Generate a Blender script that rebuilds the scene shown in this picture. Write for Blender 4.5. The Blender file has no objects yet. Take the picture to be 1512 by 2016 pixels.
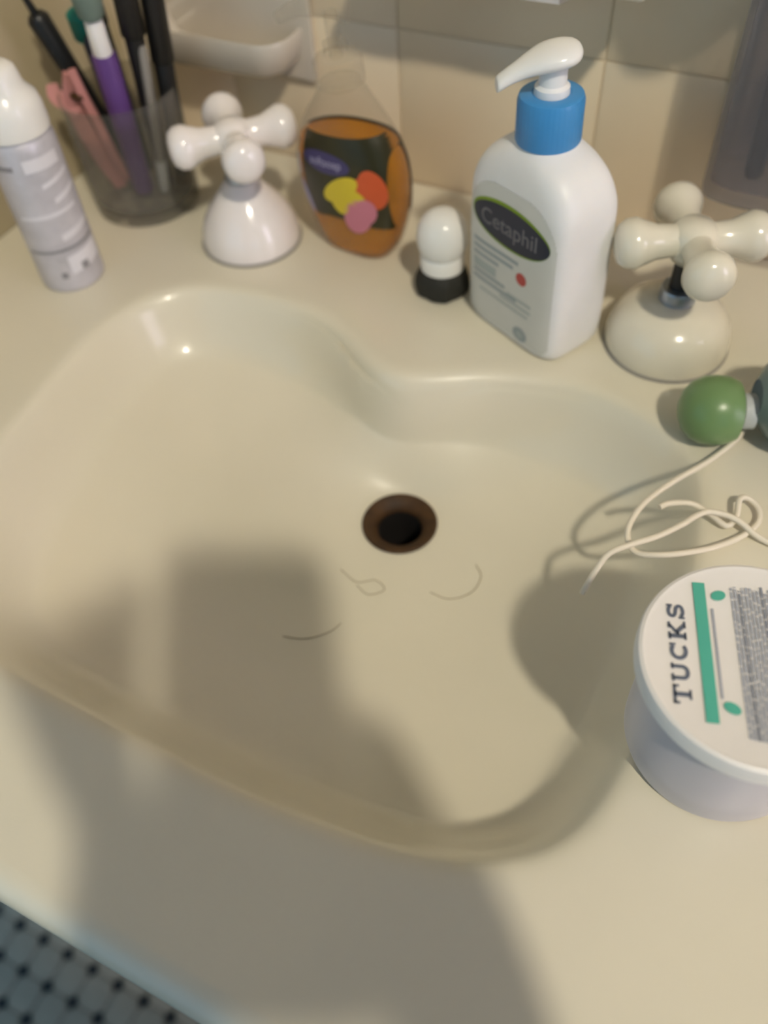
import bpy, bmesh, math, random
import numpy as np
from mathutils import Vector, Matrix

random.seed(4)
scn = bpy.context.scene
C = scn.collection

# ------------------------------------------------------------------ camera
cam_d = bpy.data.cameras.new('camera')
cam = bpy.data.objects.new('camera', cam_d)
C.objects.link(cam)
right = Vector((0.89632, 0.44062, -0.04957))
down = Vector((0.31992, -0.72007, -0.61576))
fwd = Vector((-0.30700, 0.53606, -0.78638))
CAM = Vector((0.0, -0.5279, 0.345))
M = Matrix((right, -down, -fwd)).transposed().to_4x4()
M.translation = CAM
cam.matrix_world = M
cam_d.sensor_fit = 'HORIZONTAL'
cam_d.sensor_width = 36.0
cam_d.lens = 36.0 * 1650 / 1512
cam_d.clip_start = 0.01
cam_d.dof.use_dof = True
cam_d.dof.focus_distance = 0.365
cam_d.dof.aperture_fstop = 5.5
scn.camera = cam

# ------------------------------------------------------------------ world, view
world = bpy.data.worlds.new('world')
scn.world = world
world.use_nodes = True
bg = world.node_tree.nodes['Background']
bg.inputs[0].default_value = (0.40, 0.76, 1.05, 1)
bg.inputs[1].default_value = 0.72
vs = scn.view_settings
vs.view_transform = 'Standard'
vs.look = 'None'
vs.gamma = 1
vs.use_curve_mapping = False
vs.exposure = 0.0

# the room's two-bulb ceiling lamp (its body is built further down)
LAMP = Vector((0.95, -1.27, 1.93))
BULBS = [LAMP + Vector((-0.026, 0.020, 0)), LAMP + Vector((0.026, -0.020, 0))]
LAMP_W = 62.0
for b in BULBS:
    ld = bpy.data.lights.new('bulb_light', 'POINT')
    ld.energy = LAMP_W
    ld.color = (1.0, 0.92, 0.76)
    ld.shadow_soft_size = 0.052
    lo = bpy.data.objects.new('bulb_light', ld)
    lo.location = b
    C.objects.link(lo)
# daylight coming in through the window in the right-hand wall
wl = bpy.data.lights.new('window_daylight', 'AREA')
wl.shape = 'RECTANGLE'
wl.size = 0.80
wl.size_y = 1.85
wl.energy = 24.0
wl.color = (1.0, 0.84, 1.0)
wlo = bpy.data.objects.new('window_daylight', wl)
wlo.location = (3.10, -0.88, 1.0)
wlo.rotation_euler = (0, math.radians(90), 0)
wlo.rotation_euler = Vector((1, 0, 0)).to_track_quat('Z', 'Y').to_euler()
C.objects.link(wlo)


# ------------------------------------------------------------------ materials
def mat(name, col, rough=0.5, metal=0.0, trans=0.0, ior=1.45, coat=0.0, noise=None, bump=None,
        sub=0.0, alpha=1.0):
    m = bpy.data.materials.new(name)
    m.use_nodes = True
    nt = m.node_tree
    p = nt.nodes['Principled BSDF']
    p.inputs['Base Color'].default_value = (*col, 1)
    p.inputs['Roughness'].default_value = rough
    p.inputs['Metallic'].default_value = metal
    p.inputs['Transmission Weight'].default_value = trans
    p.inputs['IOR'].default_value = ior
    p.inputs['Coat Weight'].default_value = coat
    p.inputs['Coat Roughness'].default_value = 0.08
    p.inputs['Alpha'].default_value = alpha
    if sub:
        p.inputs['Subsurface Weight'].default_value = sub
        p.inputs['Subsurface Radius'].default_value = (0.01, 0.008, 0.006)
        p.inputs['Subsurface Scale'].default_value = 0.3
    tc = nt.nodes.new('ShaderNodeTexCoord')
    n = nt.nodes.new('ShaderNodeTexNoise')
    nt.links.new(tc.outputs['Object'], n.inputs['Vector'])
    if noise is None:
        noise = (40.0, 0.05)
    scale, amt = noise[0], noise[1]
    n.inputs['Scale'].default_value = scale
    n.inputs['Detail'].default_value = 4
    r = nt.nodes.new('ShaderNodeValToRGB')
    c2 = noise[2] if len(noise) > 2 else tuple(c * (1 - amt) for c in col)
    r.color_ramp.elements[0].color = (*c2, 1)
    r.color_ramp.elements[0].position = 0.3
    r.color_ramp.elements[1].color = (*col, 1)
    r.color_ramp.elements[1].position = 0.7
    nt.links.new(n.outputs['Fac'], r.inputs['Fac'])
    nt.links.new(r.outputs['Color'], p.inputs['Base Color'])
    if bump:
        n2 = nt.nodes.new('ShaderNodeTexNoise')
        n2.inputs['Scale'].default_value = bump[0]
        nt.links.new(tc.outputs['Object'], n2.inputs['Vector'])
        b = nt.nodes.new('ShaderNodeBump')
        b.inputs['Strength'].default_value = bump[1]
        b.inputs['Distance'].default_value = 0.001
        nt.links.new(n2.outputs['Fac'], b.inputs['Height'])
        nt.links.new(b.outputs['Normal'], p.inputs['Normal'])
    return m


MT = {
    'marble': mat('cream_cultured_marble', (0.74, 0.685, 0.54), 0.30, coat=0.35, noise=(9.0, 0.05)),
    'tile': mat('beige_wall_tile', (0.84, 0.70, 0.50), 0.28, noise=(14.0, 0.05), bump=(25, 0.25)),
    'grout': mat('wall_grout', (0.78, 0.64, 0.45), 0.85),
    'paint': mat('ochre_wall_paint', (0.50, 0.42, 0.27), 0.7, noise=(5.0, 0.12), bump=(60, 0.2)),
    'paint_back': mat('brown_wall_paint', (0.26, 0.21, 0.15), 0.75),
    'paint_white': mat('grey_beige_wall_paint', (0.26, 0.27, 0.27), 0.8),
    'oct': mat('white_floor_tile', (0.29, 0.26, 0.21), 0.4, noise=(20.0, 0.2)),
    'dot': mat('black_floor_tile', (0.012, 0.012, 0.014), 0.35),
    'fgrout': mat('floor_grout', (0.19, 0.17, 0.14), 0.9),
    'wood': mat('white_cabinet_paint', (0.62, 0.58, 0.50), 0.5),
    'brass': mat('brushed_knob_metal', (0.55, 0.50, 0.42), 0.35, metal=1.0),
    'rust': mat('rusty_drain_metal', (0.070, 0.030, 0.006), 0.65, noise=(120.0, 0.5)),
    'hole': mat('drain_hole_dark', (0.006, 0.004, 0.003), 0.8),  # pipe wall coloured black to stand for the dark inside the hole
    'white': mat('white_plastic', (0.84, 0.82, 0.80), 0.38, sub=0.15),
    'whitecap': mat('white_glossy_plastic', (0.86, 0.84, 0.80), 0.22, sub=0.1),
    'label': mat('grey_white_label', (0.66, 0.65, 0.60), 0.45, noise=(30.0, 0.06)),
    'navy': mat('navy_print', (0.010, 0.016, 0.040), 0.4),
    'lime': mat('lime_print', (0.22, 0.33, 0.02), 0.45),
    'greyprint': mat('blue_grey_print', (0.33, 0.37, 0.38), 0.5),
    'palegrey': mat('pale_grey_print', (0.55, 0.57, 0.58), 0.5),
    'dimprint': mat('dim_grey_print', (0.16, 0.16, 0.18), 0.5),
    'dishglaze': mat('grey_beige_glaze', (0.62, 0.56, 0.47), 0.2, coat=0.3),
    'sage': mat('sage_print', (0.42, 0.46, 0.44), 0.5),
    'red': mat('red_print', (0.50, 0.07, 0.06), 0.5),
    'blue': mat('blue_plastic', (0.055, 0.27, 0.58), 0.35, sub=0.05),
    'ceramic': mat('white_ceramic', (0.86, 0.80, 0.77), 0.16, coat=0.6),
    'ceramic_cream': mat('cream_ceramic', (0.76, 0.70, 0.56), 0.2, coat=0.5),
    'chrome': mat('dull_chrome', (0.42, 0.46, 0.52), 0.3, metal=0.9),
    'black': mat('black_plastic', (0.010, 0.010, 0.011), 0.38),
    'blackrough': mat('black_gunk', (0.020, 0.019, 0.014), 0.7, bump=(200, 0.6)),
    'amber': mat('amber_soap', (0.82, 0.35, 0.012), 0.08, trans=0.60, ior=1.25),
    'olive': mat('dark_olive_sheet', (0.035, 0.030, 0.008), 0.35, noise=(60.0, 0.3)),
    'violet': mat('violet_badge', (0.055, 0.045, 0.14), 0.35),
    'lilac': mat('lilac_print', (0.35, 0.32, 0.48), 0.5),
    'yellow': mat('yellow_print', (0.68, 0.52, 0.03), 0.4),
    'orange': mat('orange_red_print', (0.62, 0.10, 0.03), 0.4),
    'pinkprint': mat('pink_print', (0.60, 0.20, 0.27), 0.4),
    'jarlid': mat('white_jar_lid', (0.83, 0.79, 0.75), 0.4),
    'slate': mat('slate_print', (0.12, 0.14, 0.19), 0.5),
    'teal': mat('teal_print', (0.09, 0.45, 0.34), 0.45),
    'fine': mat('fine_print_grey', (0.40, 0.42, 0.47), 0.5),
    'fine_dark': mat('fine_print_dark', (0.24, 0.26, 0.31), 0.5),
    'canbody': mat('silver_white_can', (0.60, 0.58, 0.62), 0.34, metal=0.15, noise=(55.0, 0.22)),
    'canband': mat('pale_can_print', (0.74, 0.72, 0.76), 0.35),
    'cangrey': mat('grey_can_print', (0.27, 0.26, 0.28), 0.4),
    'pink': mat('pink_plastic', (0.60, 0.27, 0.25), 0.4),
    'purple': mat('purple_plastic', (0.115, 0.050, 0.21), 0.35),
    'tealplastic': mat('teal_plastic', (0.0, 0.17, 0.135), 0.4),
    'bristle': mat('grey_green_bristle', (0.20, 0.27, 0.23), 0.8, bump=(300, 0.8)),
    'greystick': mat('grey_stick', (0.28, 0.26, 0.23), 0.45),
    'greencap': mat('green_cap_plastic', (0.17, 0.28, 0.11), 0.3, sub=0.3),
    'tealglass': mat('grey_teal_plastic', (0.24, 0.31, 0.29), 0.25, trans=0.35, ior=1.3),
    'cord': mat('cream_cord', (0.80, 0.72, 0.58), 0.55),
    'hair': mat('dark_hair', (0.33, 0.27, 0.18), 0.5),
    'skin': mat('skin', (0.55, 0.34, 0.24), 0.5, sub=0.1),
    'shirt': mat('dark_shirt', (0.05, 0.06, 0.08), 0.9),
    'shade': mat('added_shade_bronze', (0.10, 0.085, 0.07), 0.6),
    'lampmetal': mat('lamp_metal', (0.6, 0.58, 0.55), 0.4, metal=0.8),
}


def clear_mat(name, tint, body, amount, rough=0.1, edge=0.55):
    """thin clear plastic: mostly see-through, a little body colour, sharp reflections at grazing angles"""
    m = bpy.data.materials.new(name)
    m.use_nodes = True
    nt = m.node_tree
    p = nt.nodes['Principled BSDF']
    out = nt.nodes['Material Output']
    p.inputs['Base Color'].default_value = (*body, 1)
    p.inputs['Roughness'].default_value = rough
    tc = nt.nodes.new('ShaderNodeTexCoord')
    n = nt.nodes.new('ShaderNodeTexNoise')
    n.inputs['Scale'].default_value = 60
    nt.links.new(tc.outputs['Object'], n.inputs['Vector'])
    mr = nt.nodes.new('ShaderNodeMapRange')
    mr.inputs['To Min'].default_value = rough * 0.7
    mr.inputs['To Max'].default_value = rough * 1.5
    nt.links.new(n.outputs['Fac'], mr.inputs['Value'])
    nt.links.new(mr.outputs['Result'], p.inputs['Roughness'])
    t = nt.nodes.new('ShaderNodeBsdfTransparent')
    t.inputs['Color'].default_value = (*tint, 1)
    lw = nt.nodes.new('ShaderNodeLayerWeight')
    lw.inputs['Blend'].default_value = 0.35
    ma = nt.nodes.new('ShaderNodeMath')
    ma.operation = 'MULTIPLY_ADD'
    ma.use_clamp = True
    nt.links.new(lw.outputs['Facing'], ma.inputs[0])
    ma.inputs[1].default_value = edge
    ma.inputs[2].default_value = amount
    mx = nt.nodes.new('ShaderNodeMixShader')
    nt.links.new(ma.outputs[0], mx.inputs['Fac'])
    nt.links.new(t.outputs[0], mx.inputs[1])
    nt.links.new(p.outputs[0], mx.inputs[2])
    nt.links.new(mx.outputs[0], out.inputs['Surface'])
    return m


MT['glass'] = clear_mat('clear_cup_plastic', (0.88, 0.88, 0.86), (0.42, 0.40, 0.37), 0.035, 0.1, 0.5)
MT['clear'] = clear_mat('clear_bottle_plastic', (0.95, 0.94, 0.92), (0.60, 0.56, 0.50), 0.015, 0.1, 0.28)
MT['clearwall'] = clear_mat('clear_caddy_plastic', (0.80, 0.79, 0.81), (0.52, 0.50, 0.51), 0.10, 0.2, 0.5)
MT['frost'] = clear_mat('frosted_jar_plastic', (0.85, 0.83, 0.85), (0.74, 0.70, 0.73), 0.45, 0.3)
pane_m = mat('window_pane_glass', (0.95, 0.95, 0.97), 0.02, trans=1.0, ior=1.02)


# ------------------------------------------------------------------ mesh helpers
def obj(name, verts, faces, m, parent=None, smooth=True, angle=None):
    me = bpy.data.meshes.new(name)
    me.from_pydata([tuple(v) for v in verts], [], faces)
    bm = bmesh.new()
    bm.from_mesh(me)
    bmesh.ops.recalc_face_normals(bm, faces=bm.faces)
    bm.to_mesh(me)
    bm.free()
    if smooth:
        me.polygons.foreach_set('use_smooth', [True] * len(me.polygons))
        if angle:
            me.set_sharp_from_angle(angle=math.radians(angle))
    me.materials.append(MT[m] if isinstance(m, str) else m)
    o = bpy.data.objects.new(name, me)
    C.objects.link(o)
    if parent:
        o.parent = parent
    return o


def empty(name, loc, rz=0.0, tilt=None):
    o = bpy.data.objects.new(name, None)
    o.empty_display_size = 0.02
    o.location = loc
    R = Matrix.Rotation(rz, 3, 'Z')
    if tilt is not None:
        R = Vector((0, 0, 1)).rotation_difference(Vector(tilt).normalized()).to_matrix() @ R
    o.rotation_euler = R.to_euler()
    C.objects.link(o)
    return o


def tag(o, label, cat, group=None, kind=None):
    o['label'] = label
    o['category'] = cat
    if group:
        o['group'] = group
    if kind:
        o['kind'] = kind
    return o


def struct(o):
    o['kind'] = 'structure'
    return o


def lathe_data(prof, seg=48, axis=None, wob=None):
    """prof: list of (r, z); r == 0 makes a pole."""
    V, F = [], []
    rings = []
    for r, z in prof:
        if r <= 1e-7:
            rings.append([len(V)])
            V.append((0, 0, z))
        else:
            ring = []
            for i in range(seg):
                a = 2 * math.pi * i / seg
                k = 1.0 if wob is None else 1 + wob(a, z)
                ring.append(len(V))
                V.append((r * k * math.cos(a), r * k * math.sin(a), z))
            rings.append(ring)
    for a, b in zip(rings[:-1], rings[1:]):
        if len(a) == 1 and len(b) == 1:
            continue
        for i in range(seg):
            j = (i + 1) % seg
            if len(a) == 1:
                F.append((a[0], b[i], b[j]))
            elif len(b) == 1:
                F.append((a[i], a[j], b[0]))
            else:
                F.append((a[i], a[j], b[j], b[i]))
    return V, F


def lathe(name, prof, m, parent=None, seg=48, angle=40, wob=None, loc=None, direction=None):
    V, F = lathe_data(prof, seg, wob=wob)
    if direction is not None:
        q = Vector((0, 0, 1)).rotation_difference(Vector(direction).normalized())
        V = [q @ Vector(v) for v in V]
    if loc is not None:
        V = [Vector(v) + Vector(loc) for v in V]
    return obj(name, V, F, m, parent, True, angle)


def catmull(P, n, closed=False):
    P = [np.array(p, float) for p in P]
    out = []
    N = len(P)
    segs = N if closed else N - 1
    for i in range(segs):
        if closed:
            p0, p1, p2, p3 = P[(i - 1) % N], P[i], P[(i + 1) % N], P[(i + 2) % N]
        else:
            p0 = P[i - 1] if i > 0 else 2 * P[0] - P[1]
            p1, p2 = P[i], P[i + 1]
            p3 = P[i + 2] if i + 2 < N else 2 * P[-1] - P[-2]
        for k in range(n):
            t = k / n
            out.append(0.5 * (2 * p1 + (p2 - p0) * t + (2 * p0 - 5 * p1 + 4 * p2 - p3) * t * t
                              + (3 * p1 - p0 - 3 * p2 + p3) * t ** 3))
    if not closed:
        out.append(P[-1])
    return out


def tube(name, pts, rad, m, parent=None, seg=10, smooth_n=6, caps=True):
    if smooth_n > 1:
        rr = catmull([list(p) + [rad(i / (len(pts) - 1)) if callable(rad) else rad] for i, p in enumerate(pts)], smooth_n)
    else:
        rr = [list(p) + [rad(i / (len(pts) - 1)) if callable(rad) else rad] for i, p in enumerate(pts)]
    P = [Vector(p[:3]) for p in rr]
    Rr = [float(p[3]) for p in rr]
    V, F = [], []
    T0 = (P[1] - P[0]).normalized()
    N = T0.orthogonal().normalized()
    for i, p in enumerate(P):
        T = (P[min(i + 1, len(P) - 1)] - P[max(i - 1, 0)]).normalized()
        N = (N - T * N.dot(T)).normalized()
        B = T.cross(N)
        for k in range(seg):
            a = 2 * math.pi * k / seg
            V.append(p + (N * math.cos(a) + B * math.sin(a)) * Rr[i])
    for i in range(len(P) - 1):
        for k in range(seg):
            j = (k + 1) % seg
            F.append((i * seg + k, i * seg + j, (i + 1) * seg + j, (i + 1) * seg + k))
    if caps:
        F.append(tuple(range(seg)))
        F.append(tuple(range((len(P) - 1) * seg, len(P) * seg)))
    return obj(name, V, F, m, parent, True, 50)


def box_data(x0, x1, y0, y1, z0, z1, bev=0.0):
    bm = bmesh.new()
    r = bmesh.ops.create_cube(bm, size=1.0)
    for v in bm.verts:
        v.co = Vector(((x0 + x1) / 2 + v.co.x * (x1 - x0), (y0 + y1) / 2 + v.co.y * (y1 - y0), (z0 + z1) / 2 + v.co.z * (z1 - z0)))
    if bev:
        bmesh.ops.bevel(bm, geom=bm.edges[:] + bm.verts[:], offset=bev, segments=2, profile=0.5, affect='EDGES')
    V = [v.co.copy() for v in bm.verts]
    F = [tuple(v.index for v in f.verts) for f in bm.faces]
    bm.free()
    return V, F


def box(name, x0, x1, y0, y1, z0, z1, m, parent=None, bev=0.0):
    V, F = box_data(x0, x1, y0, y1, z0, z1, bev)
    return obj(name, V, F, m, parent, bev > 0, 40)


def supersection(hw, hd, n, seg):
    out = []
    for i in range(seg):
        a = 2 * math.pi * i / seg
        c, s = math.cos(a), math.sin(a)
        out.append((hw * math.copysign(abs(c) ** (2 / n), c), hd * math.copysign(abs(s) ** (2 / n), s)))
    return out


def loft(name, secs, m, parent=None, seg=64, angle=45, cx=None):
    """secs: (z, halfwidth, halfdepth, exponent)"""
    V, F = [], []
    for k, (z, hw, hd, n) in enumerate(secs):
        for x, y in supersection(hw, hd, n, seg):
            V.append((x, y, z))
    for k in range(len(secs) - 1):
        for i in range(seg):
            j = (i + 1) % seg
            F.append((k * seg + i, k * seg + j, (k + 1) * seg + j, (k + 1) * seg + i))
    F.append(tuple(range(seg)))
    F.append(tuple(range((len(secs) - 1) * seg, len(secs) * seg)))
    return obj(name, V, F, m, parent, True, angle)


def smooth_secs(keys, n=6):
    return [tuple(p) for p in catmull(keys, n)]


def text_data(s, size, bold=0.0, res=3):
    cu = bpy.data.curves.new('lettering', 'FONT')
    cu.body = s
    cu.size = size
    cu.align_x = 'CENTER'
    cu.align_y = 'CENTER'
    cu.offset = bold
    cu.resolution_u = res
    o = bpy.data.objects.new('lettering_tmp', cu)
    C.objects.link(o)
    dg = bpy.context.evaluated_depsgraph_get()
    me = bpy.data.meshes.new_from_object(o.evaluated_get(dg))
    V = [v.co.copy() for v in me.vertices]
    F = [tuple(p.vertices) for p in me.polygons]
    bpy.data.objects.remove(o)
    bpy.data.curves.remove(cu)
    bpy.data.meshes.remove(me)
    return V, F


def grid_patch(fn_inside, u0, u1, v0, v1, nu, nv):
    """flat patch grid, keeping only cells whose centre is inside; verts in uv"""
    V, F = [], []
    idx = {}
    for i in range(nu):
        for j in range(nv):
            uc = u0 + (i + 0.5) / nu * (u1 - u0)
            vc = v0 + (j + 0.5) / nv * (v1 - v0)
            if not fn_inside(uc, vc):
                continue
            q = []
            for a, b in ((i, j), (i + 1, j), (i + 1, j + 1), (i, j + 1)):
                if (a, b) not in idx:
                    idx[(a, b)] = len(V)
                    V.append((u0 + a / nu * (u1 - u0), v0 + b / nv * (v1 - v0)))
                q.append(idx[(a, b)])
            F.append(tuple(q))
    return V, F


def disc_uv(cu, cv, ru, rv, seg=40, rot=0.0, rings=5):
    """filled ellipse in uv, several rings so that it can bend over a curved surface"""
    V = [(cu, cv)]
    F = []
    c, s = math.cos(rot), math.sin(rot)
    for k in range(1, rings + 1):
        for i in range(seg):
            a = 2 * math.pi * i / seg
            x, y = ru * k / rings * math.cos(a), rv * k / rings * math.sin(a)
            V.append((cu + x * c - y * s, cv + x * s + y * c))
    for i in range(seg):
        F.append((0, 1 + i, 1 + (i + 1) % seg))
    for k in range(rings - 1):
        for i in range(seg):
            j = (i + 1) % seg
            F.append((1 + k * seg + i, 1 + k * seg + j, 1 + (k + 1) * seg + j, 1 + (k + 1) * seg + i))
    return V, F


# ================================================================== SETTING
FLOOR_Z = -0.80
CEIL_Z = 2.18
XL, XR, YF = -0.505, 3.00, -3.2

# ---- back wall with its tiles
wall_back = struct(box('wall_back', XL - 0.1, XR + 0.1, 0.004, 0.11, FLOOR_Z, CEIL_Z, 'paint_back'))
box('grout_bed', XL, -0.2626 + 7 * 0.1395, 0.0011, 0.0045, -0.1075, 4 * 0.1075, 'grout', wall_back)
PX, PZ = 0.1395, 0.1075
tv, tf = box_data(0.0006, PX - 0.0006, 0.0, 0.0012, 0.0006, PZ - 0.0006, 0.0004)
first = None
for r in range(-1, 4):
    for c in range(-2, 7):
        x = -0.2626 + c * PX
        w = PX
        if x < XL:
            pass
        if first is None:
            t = obj('tile', tv, tf, 'tile', wall_back, True, 40)
            first = t
        else:
            t = first.copy()
            C.objects.link(t)
            t.parent = wall_back
        x0 = max(x, XL)
        t.scale = ((x + PX - x0) / PX, 1, 1)
        t.location = (x0, 0, r * PZ)
# ---- left wall, right wall with a window, ceiling
wall_left = struct(box('wall_left', XL - 0.1, XL, -0.45, 0.009, FLOOR_Z, CEIL_Z, 'paint'))
WY0, WY1, WZ0, WZ1 = -1.32, -0.44, 0.02, 1.98
V, F = [], []
for (y0, y1, z0, z1) in ((YF, WY0, FLOOR_Z, CEIL_Z), (WY1, 0.009, FLOOR_Z, CEIL_Z), (WY0, WY1, FLOOR_Z, WZ0), (WY0, WY1, WZ1, CEIL_Z)):
    v, f = box_data(XR, XR + 0.06, y0, y1, z0, z1)
    k = len(V)
    V += v
    F += [tuple(i + k for i in q) for q in f]
wall_right = struct(obj('wall_right', V, F, 'paint_white', None, False))
win = struct(box('window_1', XR + 0.02, XR + 0.04, WY0, WY1, (WZ0 + WZ1) / 2 - 0.012, (WZ0 + WZ1) / 2 + 0.012, 'wood'))
for (y0, y1, z0, z1) in ((WY0 - 0.03, WY0 + 0.008, WZ0 - 0.03, WZ1 + 0.03), (WY1 - 0.008, WY1 + 0.03, WZ0 - 0.03, WZ1 + 0.03), (WY0, WY1, WZ0 - 0.03, WZ0 + 0.008), (WY0, WY1, WZ1 - 0.008, WZ1 + 0.03)):
    box('window_frame', XR - 0.015, XR + 0.03, y0, y1, z0, z1, 'wood', win)
for (z0, z1) in ((WZ0 + 0.008, (WZ0 + WZ1) / 2 - 0.012), ((WZ0 + WZ1) / 2 + 0.012, WZ1 - 0.008)):
    box('window_pane', XR + 0.028, XR + 0.032, WY0 + 0.008, WY1 - 0.008, z0, z1, pane_m, win)
struct(box('ceiling', XL - 1.6, XR + 0.1, YF, 0.11, CEIL_Z, CEIL_Z + 0.05, 'paint_white'))

# the mosaic goes on in the material beyond the tiles built one by one
fm = MT['fgrout_far'] = MT['fgrout'].copy()
fm.name = 'floor_mosaic'
nt = fm.node_tree
tcn = nt.nodes.new('ShaderNodeTexCoord')
sx_ = nt.nodes.new('ShaderNodeSeparateXYZ')
nt.links.new(tcn.outputs['Object'], sx_.inputs[0])


def fmath(op, a, b=None):
    n_ = nt.nodes.new('ShaderNodeMath')
    n_.operation = op
    for k_, v_ in enumerate((a, b)):
        if v_ is None:
            continue
        if isinstance(v_, (int, float)):
            n_.inputs[k_].default_value = v_
        else:
            nt.links.new(v_, n_.inputs[k_])
    return n_.outputs[0]


cell = []
for k_, off in ((0, -0.46), (1, -0.5385)):
    q_ = fmath('DIVIDE', fmath('SUBTRACT', sx_.outputs[k_], off), 0.0391)
    cell.append(fmath('ABSOLUTE', fmath('SUBTRACT', q_, fmath('ROUND', q_))))
dotf = fmath('LESS_THAN', fmath('ADD', cell[0], cell[1]), 0.0086 / 0.0391)
linef = fmath('LESS_THAN', fmath('MINIMUM', cell[0], cell[1]), 0.0009 / 0.0391)
bs = nt.nodes['Principled BSDF']
m1 = nt.nodes.new('ShaderNodeMixRGB')
m1.inputs[1].default_value = (0.29, 0.26, 0.21, 1)
m1.inputs[2].default_value = (0.19, 0.17, 0.14, 1)
nt.links.new(linef, m1.inputs[0])
m2_ = nt.nodes.new('ShaderNodeMixRGB')
m2_.inputs[2].default_value = (0.012, 0.012, 0.014, 1)
nt.links.new(dotf, m2_.inputs[0])
nt.links.new(m1.outputs[0], m2_.inputs[1])
nt.links.new(m2_.outputs[0], bs.inputs['Base Color'])
# ---- floor: octagon tiles with small black squares between them
floor = struct(box('floor', XL - 1.6, XR + 0.1, YF, 0.009, FLOOR_Z - 0.05, FLOOR_Z - 0.002, 'fgrout_far'))
PIT = 0.0391
CH = 0.0090
h = PIT / 2 - 0.0009
oc = [(h, h - CH), (h - CH, h), (-(h - CH), h), (-h, h - CH), (-h, -(h - CH)), (-(h - CH), -h), (h - CH, -h), (h, -(h - CH))]


def prism(poly, z0, z1, ins=0.0008):
    n = len(poly)
    V = [(x, y, z0) for x, y in poly] + [(x, y, z1 - ins) for x, y in poly] + [(x * 0.96, y * 0.96, z1) for x, y in poly]
    F = [tuple(range(2 * n, 3 * n))]
    for b in (0, n):
        for i in range(n):
            j = (i + 1) % n
            F.append((b + i, b + j, b + n + j, b + n + i))
    return V, F


ov, of = prism(oc, -0.002, 0.0)
dd = CH - 0.0004
dv, df = prism([(dd, 0), (0, dd), (-dd, 0), (0, -dd)], -0.002, 0.0)
o_first = d_first = None
for i in range(-8, 10):
    for j in range(-1, 10):
        dx, dy = -0.46 + i * PIT, -0.5385 - j * PIT
        for kind in (0, 1):
            if kind == 0:
                if o_first is None:
                    o_first = t = obj('floor_tile', ov, of, 'oct', floor, False)
                else:
                    t = o_first.copy()
                    C.objects.link(t)
                    t.parent = floor
                t.location = (dx + PIT / 2, dy - PIT / 2, FLOOR_Z)
            else:
                if d_first is None:
                    d_first = t = obj('tile_dot', dv, df, 'dot', floor, False)
                else:
                    t = d_first.copy()
                    C.objects.link(t)
                    t.parent = floor
                t.location = (dx, dy, FLOOR_Z)

# ================================================================== VANITY TOP WITH BASIN
CX0, CX1, CY0, CY1 = XL + 0.001, 0.62, -0.528, -0.001
RIM = [(-0.3606, -0.3368), (-0.3638, -0.3067), (-0.3680, -0.2592), (-0.3665, -0.2164), (-0.3525, -0.1869), (-0.3305, -0.1707),
       (-0.3027, -0.1634), (-0.2718, -0.1622), (-0.2468, -0.1658), (-0.2222, -0.1771), (-0.1996, -0.1921),
       (-0.1821, -0.1992), (-0.1662, -0.1984), (-0.1472, -0.1893), (-0.1288, -0.1786), (-0.1091, -0.1706),
       (-0.0831, -0.1652), (-0.0590, -0.1644), (-0.0365, -0.1695), (-0.0170, -0.1788), (-0.0033, -0.1892),
       (0.0064, -0.2047), (0.0119, -0.2247), (0.0163, -0.2507), (0.0195, -0.29), (0.0195, -0.33), (0.0164, -0.3683), (0.0117, -0.3917),
       (0.0044, -0.4085), (-0.0059, -0.4210), (-0.0211, -0.4314), (-0.0356, -0.4378), (-0.0593, -0.4435),
       (-0.0858, -0.4467), (-0.1182, -0.4490), (-0.1570, -0.4493), (-0.2000, -0.4485), (-0.2295, -0.4478),
       (-0.2595, -0.4470), (-0.283, -0.443), (-0.307, -0.433), (-0.328, -0.417), (-0.344, -0.395), (-0.354, -0.37)]
rim = np.array(catmull(RIM, 8, True))
for _ in range(6):
    rim = 0.25 * np.roll(rim, 1, 0) + 0.5 * rim + 0.25 * np.roll(rim, -1, 0)
NR = len(rim)
DC = np.array((-0.1482, -0.2508))
ZD, RD = 0.068, 0.0222
tang = np.roll(rim, -1, 0) - np.roll(rim, 1, 0)
tang /= np.linalg.norm(tang, axis=1)[:, None]
nrm = np.c_[tang[:, 1], -tang[:, 0]]
if np.dot(nrm[0], rim[0] - DC) < 0:
    nrm = -nrm
rim_out = rim + nrm * 0.013


def bowl(P, inside):
    d = np.min(np.linalg.norm(P[:, None, :] - rim[None], axis=2), axis=1)
    d = np.where(inside, d, -d)
    e = np.maximum(np.linalg.norm(P - DC, axis=1) - RD, 0)
    dpos = np.maximum(d, 0)
    t = dpos / (dpos + e + 1e-9)
    # how close to the tongue at the back
    pen = np.exp(-(((P[:, 0] + 0.165) / 0.06) ** 2)) * np.exp(-(((P[:, 1] + 0.20) / 0.045) ** 2))
    s = 2.2 + 2.6 * pen
    w = 0.0022
    zw = -s * w * np.log1p(np.exp(np.clip(d / w, -30, 30)))
    fr = np.clip((-0.26 - P[:, 1]) / 0.12, 0, 1)
    fr = fr * fr * (3 - 2 * fr)
    f0 = 0.030 + 0.016 * fr + 0.003 * pen
    zf = -(f0 + (ZD - f0) * (1 - (1 - t) ** (2.0 - 0.9 * pen)))
    k = 0.021 * (1 - pen) + 0.0015 * pen
    m_ = np.maximum(zw, zf)
    z = m_ + np.maximum(k - np.abs(zw - zf), 0) ** 2 / (4 * k)
    return z, d


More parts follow.
